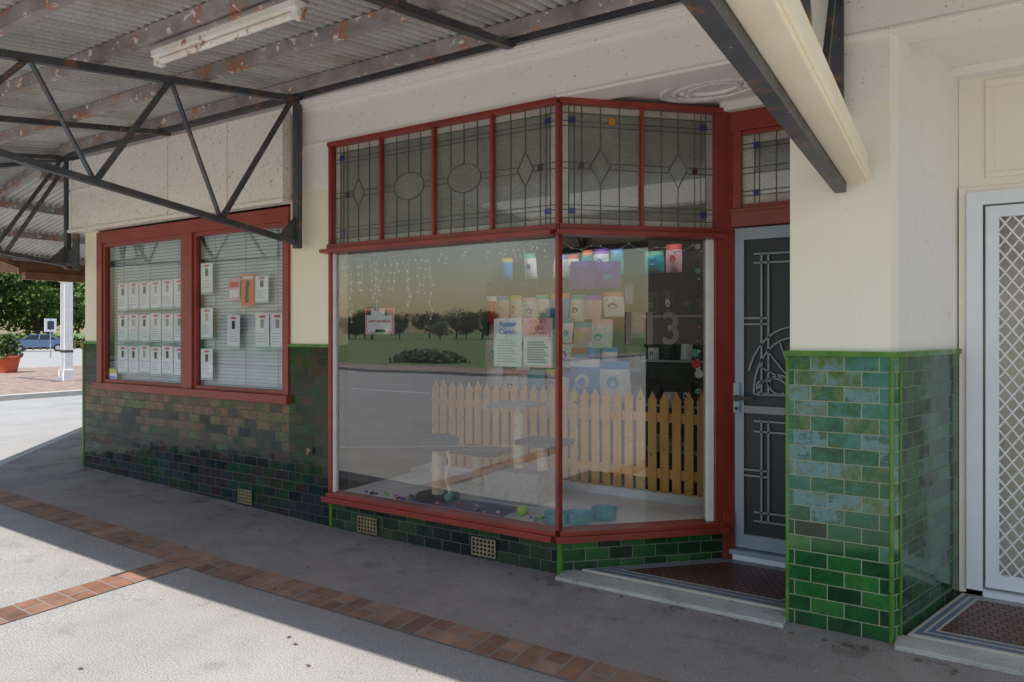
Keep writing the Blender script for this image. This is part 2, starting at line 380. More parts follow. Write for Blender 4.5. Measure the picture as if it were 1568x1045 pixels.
b.box((-19.9,-2,-.13),(-19.6,40,.0),'kerb')
b.box((-34,-2,-.13),(-19.9,40,-.004),'pavers')
b.obj('footpath')
b=B(); b.box((-70,-17,-.13),(40,-14.2,.0),'pavers'); b.box((-70,-14.2,-.13),(40,-14,.0),'kerb'); b.obj('footpath')
b=B(); rl=random.Random(11)
for i in range(150):
    x=rl.uniform(-7.9,.3); y=4.0-abs(rl.gauss(0,.10))-.01 if rl.random()<.75 else rl.uniform(1.5,3.9)
    if x>-2.1 and y>3.88: y=3.85
    z=gz(x)+.004; a=rl.uniform(0,6.28); s_=rl.uniform(.006,.02)
    c,sn=math.cos(a)*s_,math.sin(a)*s_
    b.face([(x-c,y-sn,z),(x+sn*.5,y-c*.5,z+.004),(x+c,y+sn,z+.002),(x-sn*.5,y+c*.5,z+.006)],'deadleaf')
b.obj('fallen_leaves')

# ------------------------------------------------------------------ shop building
shop=empty('shop_building')
C=(-2.126,4.0); E=(-1.29,4.79)
SL=(Vector(E)-Vector(C)).length
b=B()
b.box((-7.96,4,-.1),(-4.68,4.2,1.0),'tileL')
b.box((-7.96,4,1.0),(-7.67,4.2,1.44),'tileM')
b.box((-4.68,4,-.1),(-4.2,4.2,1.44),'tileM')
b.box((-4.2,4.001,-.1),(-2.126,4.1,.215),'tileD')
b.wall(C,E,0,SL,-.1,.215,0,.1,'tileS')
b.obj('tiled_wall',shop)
b=B()
for x in (-7.975,-4.205): b.box((x-.0,3.992,-.1),(x+.03,4.05,1.44),'tilecap')
b.box((-7.99,3.985,1.44),(-7.66,4.12,1.465),'tilecap'); b.box((-4.69,3.985,1.44),(-4.19,4.12,1.465),'tilecap')
b.box((-2.135,3.99,-.1),(-2.10,4.03,.215),'tilecap')
b.obj('tile_trim',shop,.006)
b=B()
b.box((-7.95,4.012,1.465),(-7.67,4.2,2.70),'cream'); b.box((-4.68,4.012,1.465),(-4.2,4.2,2.72),'cream')
b.box((-4.62,4.005,2.72),(-4.2,4.2,3.08),'white')
b.box((-7.95,4.012,2.70),(-4.62,4.2,3.6),'white')
b.box((-4.62,3.99,3.08),(6,4.2,3.60),'white')
b.box((-8,4.0,3.6),(6,4.25,4.78),'white')
b.box((-4.62,3.965,3.375),(6,3.99,3.40),'white'); b.box((-4.62,3.95,3.40),(6,3.99,3.425),'white'); b.box((-4.62,3.93,3.425),(6,3.99,3.455),'white')
b.box((-4.62,3.978,3.08),(6,3.99,3.10),'white')
b.obj('lintel_and_fascia',shop,.004)
b=B()
b.box((-8.08,3.92,2.66),(-4.66,4.005,3.42),'panel')
for x in (-8.08,-6.32,-5.43,-4.70): b.box((x,3.908,2.66),(x+.045,3.92,3.42),'panel')
b.box((-8.10,3.90,2.64),(-4.64,4.0,2.672),'panel'); b.box((-8.08,3.908,3.08),(-7.2,3.918,3.10),'panel')
b.box((-8.08,4.005,2.66),(-7.96,5.2,3.42),'panel')
b.obj('fibro_panels',shop,.003)
b=B()
b.box((-8.0,4.2,-.1),(-7.8,12,4.78),'cream'); b.box((-7.8,11.8,-.1),(6,12,4.78),'cream'); b.box((5.8,4.2,-.1),(6,11.8,4.78),'cream')
sk0,sk1,sy0,sy1=-4.2,-.7,5.35,7.2  # extent of an unseen roof opening added to brighten the goods
b.box((-7.8,4.25,4.6),(5.8,sy0,4.75),'iron');b.box((-7.8,sy1,4.6),(5.8,11.8,4.75),'iron');b.box((-7.8,sy0,4.6),(sk0,sy1,4.75),'iron');b.box((sk1,sy0,4.6),(5.8,sy1,4.75),'iron')
b.obj('outer_walls_and_roof',shop)
b=B()
b.box((-7.8,5.0,.0),(-.4,8.6,.1),'infloor')
b.prism([(-4.35,4.2),(-2.10,4.2),(-1.28,4.97),(-.42,5.0),(-.42,sy0),(-4.35,sy0)],2.90,2.96,'inwhite')
b.box((-4.35,sy1,2.9),(-.42,8.6,2.96),'inwhite'); b.box((-4.35,sy0,2.9),(sk0,sy1,2.96),'inwhite'); b.box((sk1,sy0,2.9),(-.42,sy1,2.96),'inwhite')
b.box((sk0-.03,sy0,2.96),(sk0,sy1,4.6),'inwhite');b.box((sk1,sy0,2.96),(sk1+.03,sy1,4.6),'inwhite');b.box((sk0,sy0-.03,2.96),(sk1,sy0,4.6),'inwhite');b.box((sk0,sy1,2.96),(sk1,sy1+.03,4.6),'inwhite')
b.face([(sk0,sy0,2.93),(sk1,sy0,2.93),(sk1,sy1,2.93),(sk0,sy1,2.93)],'fill_diffuser')  # added panel spreading daylight over the shop display
b.box((-7.8,4.2,2.90),(-4.5,8.6,2.96),'inwhite')
b.box((-4.5,4.2,.1),(-4.35,8.6,2.96),'inwall')
b.box((-7.8,8.5,.1),(-.4,8.6,2.9),'inwall')
b.box((-.40,5.15,.1),(-.30,8.6,2.96),'inwall')
b.prism([(-4.35,4.1),(-2.16,4.1),(-1.30,4.92),(-1.30,5.5),(-4.35,5.5)],.1,.265,'inwhite')
b.box((-4.35,4.2,.265),(-4.2,5.0,2.2),'inwall')
b.obj('shop_interior',shop)
b=B()
wl,wr,zb,zt=-7.67,-4.68,1.0,2.62
b.box((wl,3.985,zb),(wl+.10,4.08,zt),'red'); b.box((wr-.06,3.985,zb),(wr,4.08,zt),'red')
b.box((wl+.10,3.985,zt-.12),(wr-.06,4.08,zt),'red'); b.box((wl-.01,3.95,zb-.035),(wr+.02,4.08,zb+.035),'red')
b.box((-6.17,3.98,zb+.035),(-6.0,4.08,zt-.12),'red')
for (xa,xb) in ((wl+.10,-6.17),(-6.0,wr-.06)):
    b.box((xa,4.0,zb+.035),(xa+.035,4.06,zt-.12),'red'); b.box((xb-.03,4.0,zb+.035),(xb,4.06,zt-.12),'red')
    b.box((xa+.035,4.0,zt-.16),(xb-.03,4.06,zt-.12),'red')
    b.box((xa+.035,4.0,zb+.035),(xb-.03,4.06,zb+.07),'red')
b.obj('left_window_frame',shop,.003)
b=B(); b.face([(wl+.1,4.03,zb+.03),(wr-.06,4.03,zb+.03),(wr-.06,4.03,zt-.1),(wl+.1,4.03,zt-.1)],'glass2'); b.obj('left_window_glass',shop)
b=B()
X0,X1=-4.2,-2.126
b.box((X0-.03,3.93,.215),(X1-.02,4.08,.255),'red'); b.box((X0,3.95,.255),(X1,4.08,.285),'red')
b.wall(C,E,-.03,SL+.03,.215,.255,-.07,.08,'red'); b.wall(C,E,0,SL,.255,.285,-.05,.08,'red')
b.box((X0-.04,3.92,2.195),(X1-.02,4.06,2.225),'red'); b.box((X0,3.96,2.225),(X1,4.06,2.265),'red')
b.wall(C,E,-.03,SL+.0,2.195,2.225,-.08,.06,'red'); b.wall(C,E,0,SL,2.225,2.265,-.04,.06,'red')
b.box((X0,3.965,3.045),(X1,4.06,3.08),'red'); b.wall(C,E,0,SL,3.045,3.08,-.035,.06,'red')
b.box((X0,3.98,.285),(X0+.03,4.06,3.045),'red')
b.box((X1-.012,3.975,.285),(X1+.014,4.03,3.045),'red')
b.wall(C,E,SL-.06,SL+.02,.285,3.08,-.02,.08,'red')
for x in (-3.66,-3.15,-2.644): b.box((x-.011,3.99,2.265),(x+.011,4.05,3.045),'red')
b.wall(C,E,SL*.49,SL*.49+.02,2.265,3.045,-.01,.05,'red')
b.box((X0+.03,4.0,.285),(X0+.045,4.05,2.195),'inwhite')
b.wall(C,E,SL-.11,SL-.06,.285,2.195,.0,.06,'inwhite')
b.obj('main_window_frame',shop,.003)
b=B()
b.face([(X0,4.025,.28),(X1,4.025,.28),(X1,4.025,2.2),(X0,4.025,2.2)],'glass')
t=(Vector(E)-Vector(C)).normalized(); nn=Vector((-t.y,t.x))
def sp(s_,z,d=.0): return (C[0]+t.x*s_+nn.x*d,C[1]+t.y*s_+nn.y*d,z)
b.face([sp(.0,.28,.02),sp(SL-.06,.28,.02),sp(SL-.06,2.2,.02),sp(.0,2.2,.02)],'glass')
b.obj('shop_window_glass',shop)
def mainp(s_,z,d=.0): return (X0+s_,4.03+d,z)
def splay(s_,z,d=.0): return sp(s_,z,.025+d)
def leadpane(b,F,s0,s1,kind,blue):
    z0,z1=2.265,3.045; w=s1-s0; h=z1-z0
    b.face([F(s0,z0),F(s1,z0),F(s1,z1),F(s0,z1)],'lglass')
    def ln(a,c,wd=.0055):
        b.beam(F(a[0],a[1],-.004),F(c[0],c[1],-.004),.005,wd,'lead') if abs(a[1]-c[1])<1e-6 else b.beam(F(a[0],a[1],-.004),F(c[0],c[1],-.004),wd,.005,'lead',up=(0,1,0))
    cx=(s0+s1)/2; cz=(z0+z1)/2
    xs_=[s0+w*.26,s0+w*.74,cx]
    if kind=='E':
        a,c=w*.30,h*.13
        for xx in xs_[:2]: ln((xx,z0),(xx,cz-c*.7)); ln((xx,cz+c*.7),(xx,z1))
        ln((cx,z0),(cx,cz-c)); ln((cx,cz+c),(cx,z1))
        P=[(cx+a*math.cos(i*math.pi/12),cz+c*math.sin(i*math.pi/12)) for i in range(25)]
        for i in range(24): ln(P[i],P[i+1])
        ln((s0,cz-.02),(cx-a,cz-.02));ln((s0,cz+.02),(cx-a,cz+.02));ln((cx+a,cz-.02),(s1,cz-.02));ln((cx+a,cz+.02),(s1,cz+.02))
    else:
        a,c=w*.13,h*.15
        for xx in xs_[:2]: ln((xx,z0),(xx,z1))
        ln((cx,z0),(cx,cz-c)); ln((cx,cz+c),(cx,z1))
        P=[(cx,cz-c),(cx+a,cz),(cx,cz+c),(cx-a,cz),(cx,cz-c)]
        for i in range(4): ln(P[i],P[i+1])
        ln((s0,cz-.02),(cx-a,cz-.02));ln((s0,cz+.02),(cx-a,cz+.02));ln((cx+a,cz-.02),(s1,cz-.02));ln((cx+a,cz+.02),(s1,cz+.02))
        for xx in ([xs_[0]] if blue!='R' else [xs_[1]]):
            b.face([F(xx-.018,cz-.02,-.008),F(xx+.018,cz-.02,-.008),F(xx+.018,cz+.02,-.008),F(xx-.018,cz+.02,-.008)],'rubyg')
    for zz in (z0+h*.06,z0+h*.13,z0+h*.17,z1-h*.17,z1-h*.13,z1-h*.06): ln((s0,zz),(s1,zz),.0045)
    if blue in('L','R'):
        xe=s0+w*.10 if blue=='L' else s1-w*.10
        ln((xe,z0),(xe,z1)); 
        xf=s0+w*.17 if blue=='L' else s1-w*.17
        ln((xf,z0),(xf,z1),.005)
        e0,e1=(s0,xe) if blue=='L' else (xe,s1)
        b.face([F(e0,z0,-.002),F(e1,z0,-.002),F(e1,z1,-.002),F(e0,z1,-.002)],'pebble')
        for zz in (z0+h*.12,z1-h*.12):
            b.face([F(min(xe,xf)-.006,zz-.020,-.009),F(max(xe,xf)+.006,zz-.020,-.009),F(max(xe,xf)+.006,zz+.020,-.009),F(min(xe,xf)-.006,zz+.020,-.009)],'clear_blue')
    b.face([F(s0,z0,-.0015),F(s1,z0,-.0015),F(s1,z0+h*.06,-.0015),F(s0,z0+h*.06,-.0015)],'pebble')
    b.face([F(s0,z1-h*.06,-.0015),F(s1,z1-h*.06,-.0015),F(s1,z1,-.0015),F(s0,z1,-.0015)],'pebble')
b=B()
ss=[.03,.54,1.05,1.556,2.06]
for i,(k,bl) in enumerate((('D','L'),('E',''),('E',''),('D','R'))): leadpane(b,mainp,ss[i]+.013,ss[i+1]-.013,k,bl)
leadpane(b,splay,.02,SL*.49,'D','L'); leadpane(b,splay,SL*.49+.024,SL-.06,'D','R')
b.face([splay(SL*.30,2.93,-.01),splay(SL*.34,2.93,-.01),splay(SL*.34,2.98,-.01),splay(SL*.30,2.98,-.01)],'amber')
b.obj('leadlight_windows',shop)
b=B()
b.box((-2.4,4.2,3.12),(5.8,5.6,3.2),'ceil')
for rr,zz in ((.26,3.112),(.20,3.106),(.12,3.112)):
    n=20; cx,cy=-1.25,4.45
    for i in range(n):
        a0=2*math.pi*i/n;a1=2*math.pi*(i+1)/n
        b.beam((cx+rr*1.3*math.cos(a0),cy+rr*.8*math.sin(a0),zz),(cx+rr*1.3*math.cos(a1),cy+rr*.8*math.sin(a1),zz),.025,.02,'ceil')
for i in range(14):
    a=2*math.pi*i/14
    b.ball((-1.25+.16*1.3*math.cos(a),4.45+.16*.8*math.sin(a),3.115),.022,'ceil',8,.6)
b.box((-1.9,4.235,3.10),(-.7,4.26,3.12),'ceil'); b.box((-.2,4.235,3.10),(3,4.26,3.12),'ceil')
b.box((-.2,4.29,3.108),(3,4.31,3.12),'ceil'); b.box((.02,4.85,3.07),(3,4.95,3.12),'ceil'); b.box((-1.3,4.76,3.06),(-.4,4.82,3.12),'ceil')
b.obj('recess_ceiling',shop,.003)
b=B()
pp=[(-.728,4.0),(-.230,4.0),(-.195,4.07),(.075,4.95),(.075,5.15),(-.40,5.15),(-.40,4.85)]
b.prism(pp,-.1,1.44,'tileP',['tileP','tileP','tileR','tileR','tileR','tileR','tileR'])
b.obj('pier_tiled_base',shop)
b=B()
b.prism([(-.74,3.984),(-.222,3.984),(-.178,4.062),(.092,4.945),(.02,4.97),(-.38,4.86)],1.44,1.468,'tilecap')
b.cyl((-.230,4.003,-.1),(-.230,4.003,1.44),.012,'tilecap',10); b.cyl((-.194,4.071,-.1),(-.194,4.071,1.44),.008,'tilecap',8)
b.cyl((-.727,4.004,-.1),(-.727,4.004,1.44),.010,'tilecap',10)
b.obj('pier_tile_trim',shop,.006)
b=B()
qq=[(-.715,4.012),(-.238,4.012),(-.205,4.08),(.068,4.96),(.068,5.15),(-.405,5.15),(-.405,4.86)]
b.prism(qq,1.468,2.74,'cream2',['cream2','cream2','bluewall','bluewall','cream2','cream2','cream2'])
b.prism([(x,y-.003) for x,y in qq],2.74,3.12,'white',['white','white','bluewall','bluewall','white','white','white'])
b.obj('pier_upper',shop)
b=B()
Yd=4.95
b.box((.068,Yd,2.42),(1.35,Yd+.1,3.12),'cream2'); 
b.box((.068,Yd-.03,.03),(.105,Yd+.1,2.42),'cream2')
b.box((.20,Yd-.015,2.47),(1.2,Yd,2.50),'cream2');b.box((.20,Yd-.015,2.50),(.24,Yd,3.0),'cream2');b.box((.20,Yd-.015,3.0),(1.2,Yd,3.04),'cream2')
b.box((.10,Yd-.02,2.385),(1.3,Yd-.0,2.42),'cream2')
b.prism([(1.35,4.95),(1.65,4.0),(6,4.0),(6,4.2),(5.8,5.05),(1.35,5.05)],-.1,3.08,'cream2')
b.obj('neighbour_shop_wall',shop,.004)
b=B()
b.box((.105,Yd-.05,.06),(.185,Yd+.05,2.385),'whitefr'); b.box((1.15,Yd-.05,.06),(1.23,Yd+.05,2.385),'whitefr'); b.box((.185,Yd-.05,2.31),(1.15,Yd+.05,2.385),'whitefr')
b.box((.20,Yd-.03,.08),(.265,Yd,2.30),'whitefr'); b.box((1.08,Yd-.03,.08),(1.14,Yd,2.30),'whitefr')
b.box((.265,Yd-.03,2.235),(1.08,Yd,2.30),'whitefr');b.box((.265,Yd-.03,.08),(1.08,Yd,.16),'whitefr'); 
b.box((.185,Yd+.03,.06),(1.15,Yd+.05,2.31),'doorback')
b.box((.185,Yd-.06,.02),(1.15,Yd+.05,.06),'whitefr')
x0,x1,z0,z1=.265,1.08,.16,2.235; cw,ch=.068,.095
n=int((x1-x0)/cw+(z1-z0)/ch)+2
def clipseg(p,d):
    t0,t1=-99,99
    for (o,dd,lo,hi) in ((p[0],d[0],x0,x1),(p[1],d[1],z0,z1)):
        a=(lo-o)/dd; c=(hi-o)/dd
        if a>c:a,c=c,a
        t0=max(t0,a);t1=min(t1,c)
    return None if t1-t0<.01 else ((p[0]+d[0]*t0,p[1]+d[1]*t0),(p[0]+d[0]*t1,p[1]+d[1]*t1))
for i in range(-n,n):
    for sg,yy in ((1,-.012),(-1,-.018)):
        s_=clipseg((x0+i*cw,z0 if sg>0 else z1),(cw,ch*sg))
        if s_: b.beam((s_[0][0],Yd+yy,s_[0][1]),(s_[1][0],Yd+yy,s_[1][1]),.009,.005,'grille',up=(0,1,0))
b.obj('neighbour_security_door',shop)
b=B()
Y=4.85; L,Rr=-1.242,-.44
b.box((-1.36,Y-.03,.06),(L,Y+.08,3.12),'red'); b.box((Rr,Y-.03,.06),(-.39,Y+.08,3.12),'red')
b.box((L,Y-.03,2.28),(Rr,Y+.08,2.40),'red'); b.box((L,Y-.03,2.93),(Rr,Y+.08,3.12),'red')
b.box((L,Y-.045,2.38),(Rr,Y-.03,2.40),'red')
b.box((L,Y-.02,2.40),(L+.07,Y+.06,2.93),'red'); b.box((L+.07,Y-.01,2.40),(Rr,Y+.05,2.43),'red');b.box((L+.07,Y-.01,2.90),(Rr,Y+.05,2.93),'red')
b.wall(C,E,SL+.0,SL+.08,-.05,.35,-.03,.08,'red'); b.wall(C,E,SL+.02,SL+.09,.35,3.12,-.015,.09,'red')
b.obj('door_frame',shop,.004)
b=B()
b.box((-1.36,Y-.04,.0),(-.39,Y+.1,.07),'whitefr'); b.box((L,Y-.06,.07),(Rr,Y+.08,.10),'greyalu')
b.obj('door_threshold',shop)
b=B()
b.box((L+.01,Y-.01,.11),(L+.085,Y+.02,2.27),'greyalu'); b.box((Rr-.085,Y-.01,.11),(Rr-.01,Y+.02,2.27),'greyalu')
b.box((L+.085,Y-.01,.11),(Rr-.085,Y+.02,.20),'greyalu'); b.box((L+.085,Y-.01,2.19),(Rr-.085,Y+.02,2.27),'greyalu')
b.box((L+.085,Y+.015,.20),(Rr-.085,Y+.03,2.19),'doordark')
b.box((L+.085,Y-.005,1.02),(Rr-.085,Y+.01,1.07),'doorbar')
xa=L+.085; xb=Rr-.085; W=xb-xa
yb=Y-.004
def bar(p,q,w=.012): b.beam((p[0],yb,p[1]),(q[0],yb,q[1]),w,.01,'doorbar',up=(0,1,0))
for f in (.18,.25,.75,.82):
    bar((xa+W*f,.30),(xa+W*f,.97)); bar((xa+W*f,1.15),(xa+W*f,2.09))
for z in (.30,.36,.90,.97,1.15,2.03,2.09): bar((xa+W*.10,z),(xa+W*.90,z))
for z in (1.62,1.66,.6,.64): bar((xa,z),(xa+W*.25,z)); bar((xa+W*.75,z),(xb,z))
def arc(cx,cz,r,a0,a1,n=14,rz=None):
    rz=rz or r
    P=[(cx+r*math.cos(R(a0+(a1-a0)*i/n)),cz+rz*math.sin(R(a0+(a1-a0)*i/n))) for i in range(n+1)]
    for i in range(n): bar(P[i],P[i+1],.011)
cx=(xa+xb)/2
arc(cx,1.15,W*.40,0,180,18,.38); arc(cx,1.15,W*.48,20,160,18,.45)
for sg in (-1,1):
    arc(cx+sg*W*.14,1.22,W*.10,0,300); arc(cx+sg*W*.30,1.20,W*.07,0,300); arc(cx+sg*W*.2,1.16,W*.16,0,180)
for i in range(7):
    a=30+20*i; bar((cx+W*.12*math.cos(R(a)),1.2+.12*math.sin(R(a))),(cx+W*.39*math.cos(R(a)),1.15+.37*math.sin(R(a))),.009)
b.box((L+.02,Y-.03,1.02),(L+.06,Y-.01,1.22),'greyalu'); b.box((L+.03,Y-.06,1.11),(L+.16,Y-.045,1.135),'black'); b.box((L+.03,Y-.05,1.10),(L+.05,Y-.03,1.14),'black'); b.cyl((L+.04,Y-.04,1.05),(L+.04,Y-.02,1.05),.012,'black')
b.obj('security_screen_door',shop)
b=B()
def tp(s_,z,d=0): return (s_,Y+.02+d,z)
s0,s1,z0,z1=L+.07,Rr,2.43,2.90
b.face([tp(s0,z0),tp(s1,z0),tp(s1,z1),tp(s0,z1)],'lglass')
for (a,c) in ((s0,s0+.08),(s1-.08,s1)): b.face([tp(a,z0,-.002),tp(c,z0,-.002),tp(c,z1,-.002),tp(a,z1,-.002)],'pebble')
for (a,c) in ((z0,z0+.06),(z1-.06,z1)): b.face([tp(s0,a,-.003),tp(s1,a,-.003),tp(s1,c,-.003),tp(s0,c,-.003)],'pebble')
for f in (.08,.11,.3,.5,.7): 
    x=s0+f if f<.2 else s0+(s1-s0)*f
    b.beam(tp(x,z0,-.005),tp(x,z1,-.005),.007,.005,'lead',up=(0,1,0))
for z in (z0+.06,z0+.09,2.64,2.68,z1-.06,z1-.09): b.beam(tp(s0,z,-.005),tp(s1,z,-.005),.005,.006,'lead')
for (x,z) in ((s0+.095,z0+.075),(s0+.095,z1-.075)): b.face([tp(x-.022,z-.022,-.009),tp(x+.022,z-.022,-.009),tp(x+.022,z+.022,-.009),tp(x-.022,z+.022,-.009)],'clear_blue')
b.obj('transom_leadlight',shop)
def poly_inset(poly,d):
    out=[];n=len(poly)
    for i in range(n):
        p=Vector(poly[i]);a=(p-Vector(poly[i-1])).normalized();c=(Vector(poly[(i+1)%n])-p).normalized()
        na=Vector((-a.y,a.x));nc=Vector((-c.y,c.x)); m_=(na+nc); m_=m_/(m_.length_squared)*2
        out.append(tuple(p+m_*d))
    return out
def tess(poly,z,name):
    b=B(); z_=z; 
    b.prism(poly,-.05,z,'tcream')
    for d,k in ((.018,'tblue'),(.045,'tcream'),(.06,'tblue'),(.085,'tcream'),(.10,'tess')):
        z_+=.002; b.face([(x,y,z_) for x,y in poly_inset(poly,d)],k)
    b.obj(name,shop)
tess([(-2.0,4.09),(-.735,4.09),(-.42,4.80),(-1.27,4.80)],.032,'tessellated_porch_floor')
tess([(-.16,4.09),(1.6,4.09),(1.34,4.89),(.085,4.89)],.032,'tessellated_porch_floor')
b=B()
b.box((-2.10,3.90,-.1),(-.73,4.09,.022),'concrete'); b.box((-.215,3.93,-.1),(1.65,4.09,.022),'concrete')
b.obj('porch_threshold',shop,.006)
def vent(x,z,w=.19,h=.115):
    b=B(); y=3.985
    b.box((x-w/2,y,z-h/2),(x+w/2,y+.03,z+h/2),'black')
    nx,nz=6,4
    for i in range(nx+1):
        xx=x-w/2+w*i/nx; b.box((xx-.004,y-.008,z-h/2),(xx+.004,y+.002,z+h/2),'vent')
    for i in range(nz+1):
        zz=z-h/2+h*i/nz; b.box((x-w/2-.004,y-.006,zz-.004),(x+w/2+.004,y+.004,zz+.004),'vent')
    b.obj('air_vent',shop)
vent(-2.70,.085);vent(-3.78,.08);vent(-5.23,.12,.17)
b=B(); b.cyl((-4.42,3.97,.60),(-4.42,4.0,.60),.02,'vent'); b.cyl((-4.42,3.96,.57),(-4.42,3.985,.60),.012,'vent'); b.obj('wall_tap',shop)

# ------------------------------------------------------------------ verandah awning
aw=empty('verandah_awning')
def corr(name,f,u0,u1,v0f,v1f,pitch=.076):
    n=int(abs(u1-u0)/pitch*6); vs=[];fs=[];hs=[]
    for i in range(n+1):
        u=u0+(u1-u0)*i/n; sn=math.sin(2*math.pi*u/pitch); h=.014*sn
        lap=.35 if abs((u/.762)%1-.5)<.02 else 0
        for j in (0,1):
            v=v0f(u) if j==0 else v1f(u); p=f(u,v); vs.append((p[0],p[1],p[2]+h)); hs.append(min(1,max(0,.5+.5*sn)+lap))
    for i in range(n): fs.append((2*i,2*i+2,2*i+3,2*i+1))
    me=bpy.data.meshes.new(name); me.from_pydata(vs,[],fs); me.materials.append(M['iron'])
    at=me.attributes.new('ridge_shade','FLOAT','POINT'); at.data.foreach_set('value',hs)  # mask for the painted corrugation shading
    me.polygons.foreach_set('use_smooth',[True]*len(fs))
    o=bpy.data.objects.new(name,me); S.collection.objects.link(o); o.parent=aw
YE=1.25; XR=.95  # unseen outer edge and right end shaped short to admit more light
zr=lambda y:3.62-.16*(4-y)
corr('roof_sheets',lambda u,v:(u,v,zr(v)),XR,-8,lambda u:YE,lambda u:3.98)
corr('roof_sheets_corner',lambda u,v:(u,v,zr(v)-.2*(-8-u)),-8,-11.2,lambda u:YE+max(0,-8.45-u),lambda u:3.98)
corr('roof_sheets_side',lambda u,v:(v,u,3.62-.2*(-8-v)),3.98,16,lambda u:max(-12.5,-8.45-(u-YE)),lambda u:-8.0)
b=B()
for y in (YE+.05,1.72,2.35,3.1,3.86):
    z=zr(y)-.060; xe=-8.45-(y-YE)*.99
    b.beam((XR,y,z),(-8,y,z),.05,.085,'purlin')
    b.beam((-8,y,z),(xe+.05,y,z-.2*(-8-xe-.05)),.05,.085,'purlin')
for x in (-8.9,-10,-11.1,-12.2):
    z=3.62-.2*(-8-x)-.060; b.beam((x,max(4,YE-8.45-x+.1),z),(x,16,z),.05,.085,'purlin')
b.obj('purlins',aw)
b=B()
b.beam((XR,YE,zr(YE)-.03),(-8.45,YE,zr(YE)-.03),.03,.14,'brownfascia'); b.beam((-8.45,YE,zr(YE)-.06),(-12.52,YE+4.05,2.66),.03,.16,'brownfascia'); b.beam((-12.52,YE+4.05,2.62),(-12.52,16,2.62),.04,.26,'brownfascia')
b.beam((-12.45,YE+4.1,2.46),(-12.45,16,2.46),.10,.12,'brownfascia')
b.beam((XR,YE-.06,zr(YE)),(-8.4,YE-.06,zr(YE)),.10,.08,'steel')
b.beam((XR,YE,zr(YE)-.03),(XR,3.97,zr(3.97)-.03),.03,.14,'brownfascia')
b.obj('fascia_and_gutter',aw)
def truss(P,D,name,full=True,L_=2.68):
    b=B(); P=Vector((P[0],P[1],0)); D=Vector((D[0],D[1],0)).normalized()
    pt=lambda d,z:tuple(P+D*d+Vector((0,0,z)))
    zt=lambda d:3.47-.16*d
    zb_=lambda d:2.29+.13*d
    b.beam(pt(.0,zt(0)),pt(L_,zt(L_)),.05,.045,'steel')
    if full:
        b.beam(pt(.0,zb_(0)),pt(L_,zb_(L_)),.05,.04,'steel')
        b.beam(pt(L_,zb_(L_)),pt(L_,zt(L_)),.04,.03,'steel')
        b.beam(pt(.03,2.25),pt(.03,3.5),.06,.05,'steel',up=tuple(D))
        top=[.08,1.13,2.0]; bot=[.74,1.63,2.45]
        seq=[]
        for i in range(3): seq+=[(top[i],zt(top[i])),(bot[i],zb_(bot[i]))]
        for i in range(len(seq)-1):
            b.beam(pt(*seq[i]),pt(*seq[i+1]),.036,.014 if i%2 else .03,'steel')
        sd=D.cross(Vector((0,0,1)))*.006
        g=[Vector(pt(.04,2.28)),Vector(pt(.24,2.31)),Vector(pt(.04,2.52))]
        b.face([x+sd for x in g],'steel'); b.face([x-sd for x in reversed(g)],'steel')
        for (d,z) in seq: b.cyl(Vector(pt(d,z))-sd*4,Vector(pt(d,z))+sd*4,.012,'steel',6)
    b.obj(name,aw)
truss((-4.5,3.96),(0,-1),'truss'); truss((-8.15,3.96),(0,-1),'truss')
truss((-6.32,3.96),(0,-1),'rafter',False); truss((-2.45,3.96),(0,-1),'rafter',False)
truss((-8.05,4.0),(-.74,-.67),'truss',True,2.7)
for y in (6.6,9.4,12.4): truss((-8.03,y),(-1,0),'truss',True,4.3)
b=B()
b.beam((-.462,3.98,2.315),(-.462,YE,2.315),.055,.05,'steel')
b.beam((-.478,3.98,3.47),(-.478,YE,3.03),.055,.05,'steel')
b.box((-.515,3.945,2.66),(-.445,3.988,3.6),'steel')
b.beam((-.478,3.92,3.42),(-.478,3.26,2.34),.03,.03,'steel'); b.beam((-.478,2.83,3.28),(-.478,3.26,2.34),.038,.014,'steel')
b.beam((-.478,2.83,3.28),(-.478,2.35,2.34),.038,.014,'steel'); b.beam((-.478,1.9,3.12),(-.478,2.35,2.34),.038,.014,'steel')
b.obj('truss',aw)
b=B(); b.box((-.435,YE,2.335),(-.335,3.985,2.475),'beamcream'); b.box((-.34,YE,2.35),(-.325,3.985,2.40),'beamcream'); b.obj('cream_timber_beam',aw,.006)
b=B(); b.beam((XR,3.935,3.53),(-4.62,3.935,3.53),.05,.09,'steel'); b.beam((-4.5,3.9,3.49),(-8.1,3.9,3.49),.05,.07,'steel'); b.obj('wall_plate',aw)
b=B()
b.box((-3.95,2.36,3.175),(-2.72,2.44,3.215),'tube'); b.cyl((-3.9,2.40,3.155),(-2.78,2.40,3.155),.018,'tube',10)
b.box((-3.95,2.375,3.13),(-3.90,2.425,3.175),'tube'); b.box((-2.77,2.375,3.13),(-2.72,2.425,3.175),'tube')
b.box((-3.95,2.35,3.215),(-2.72,2.45,3.235),'purlin')
b.obj('fluorescent_batten_light',None,.003)

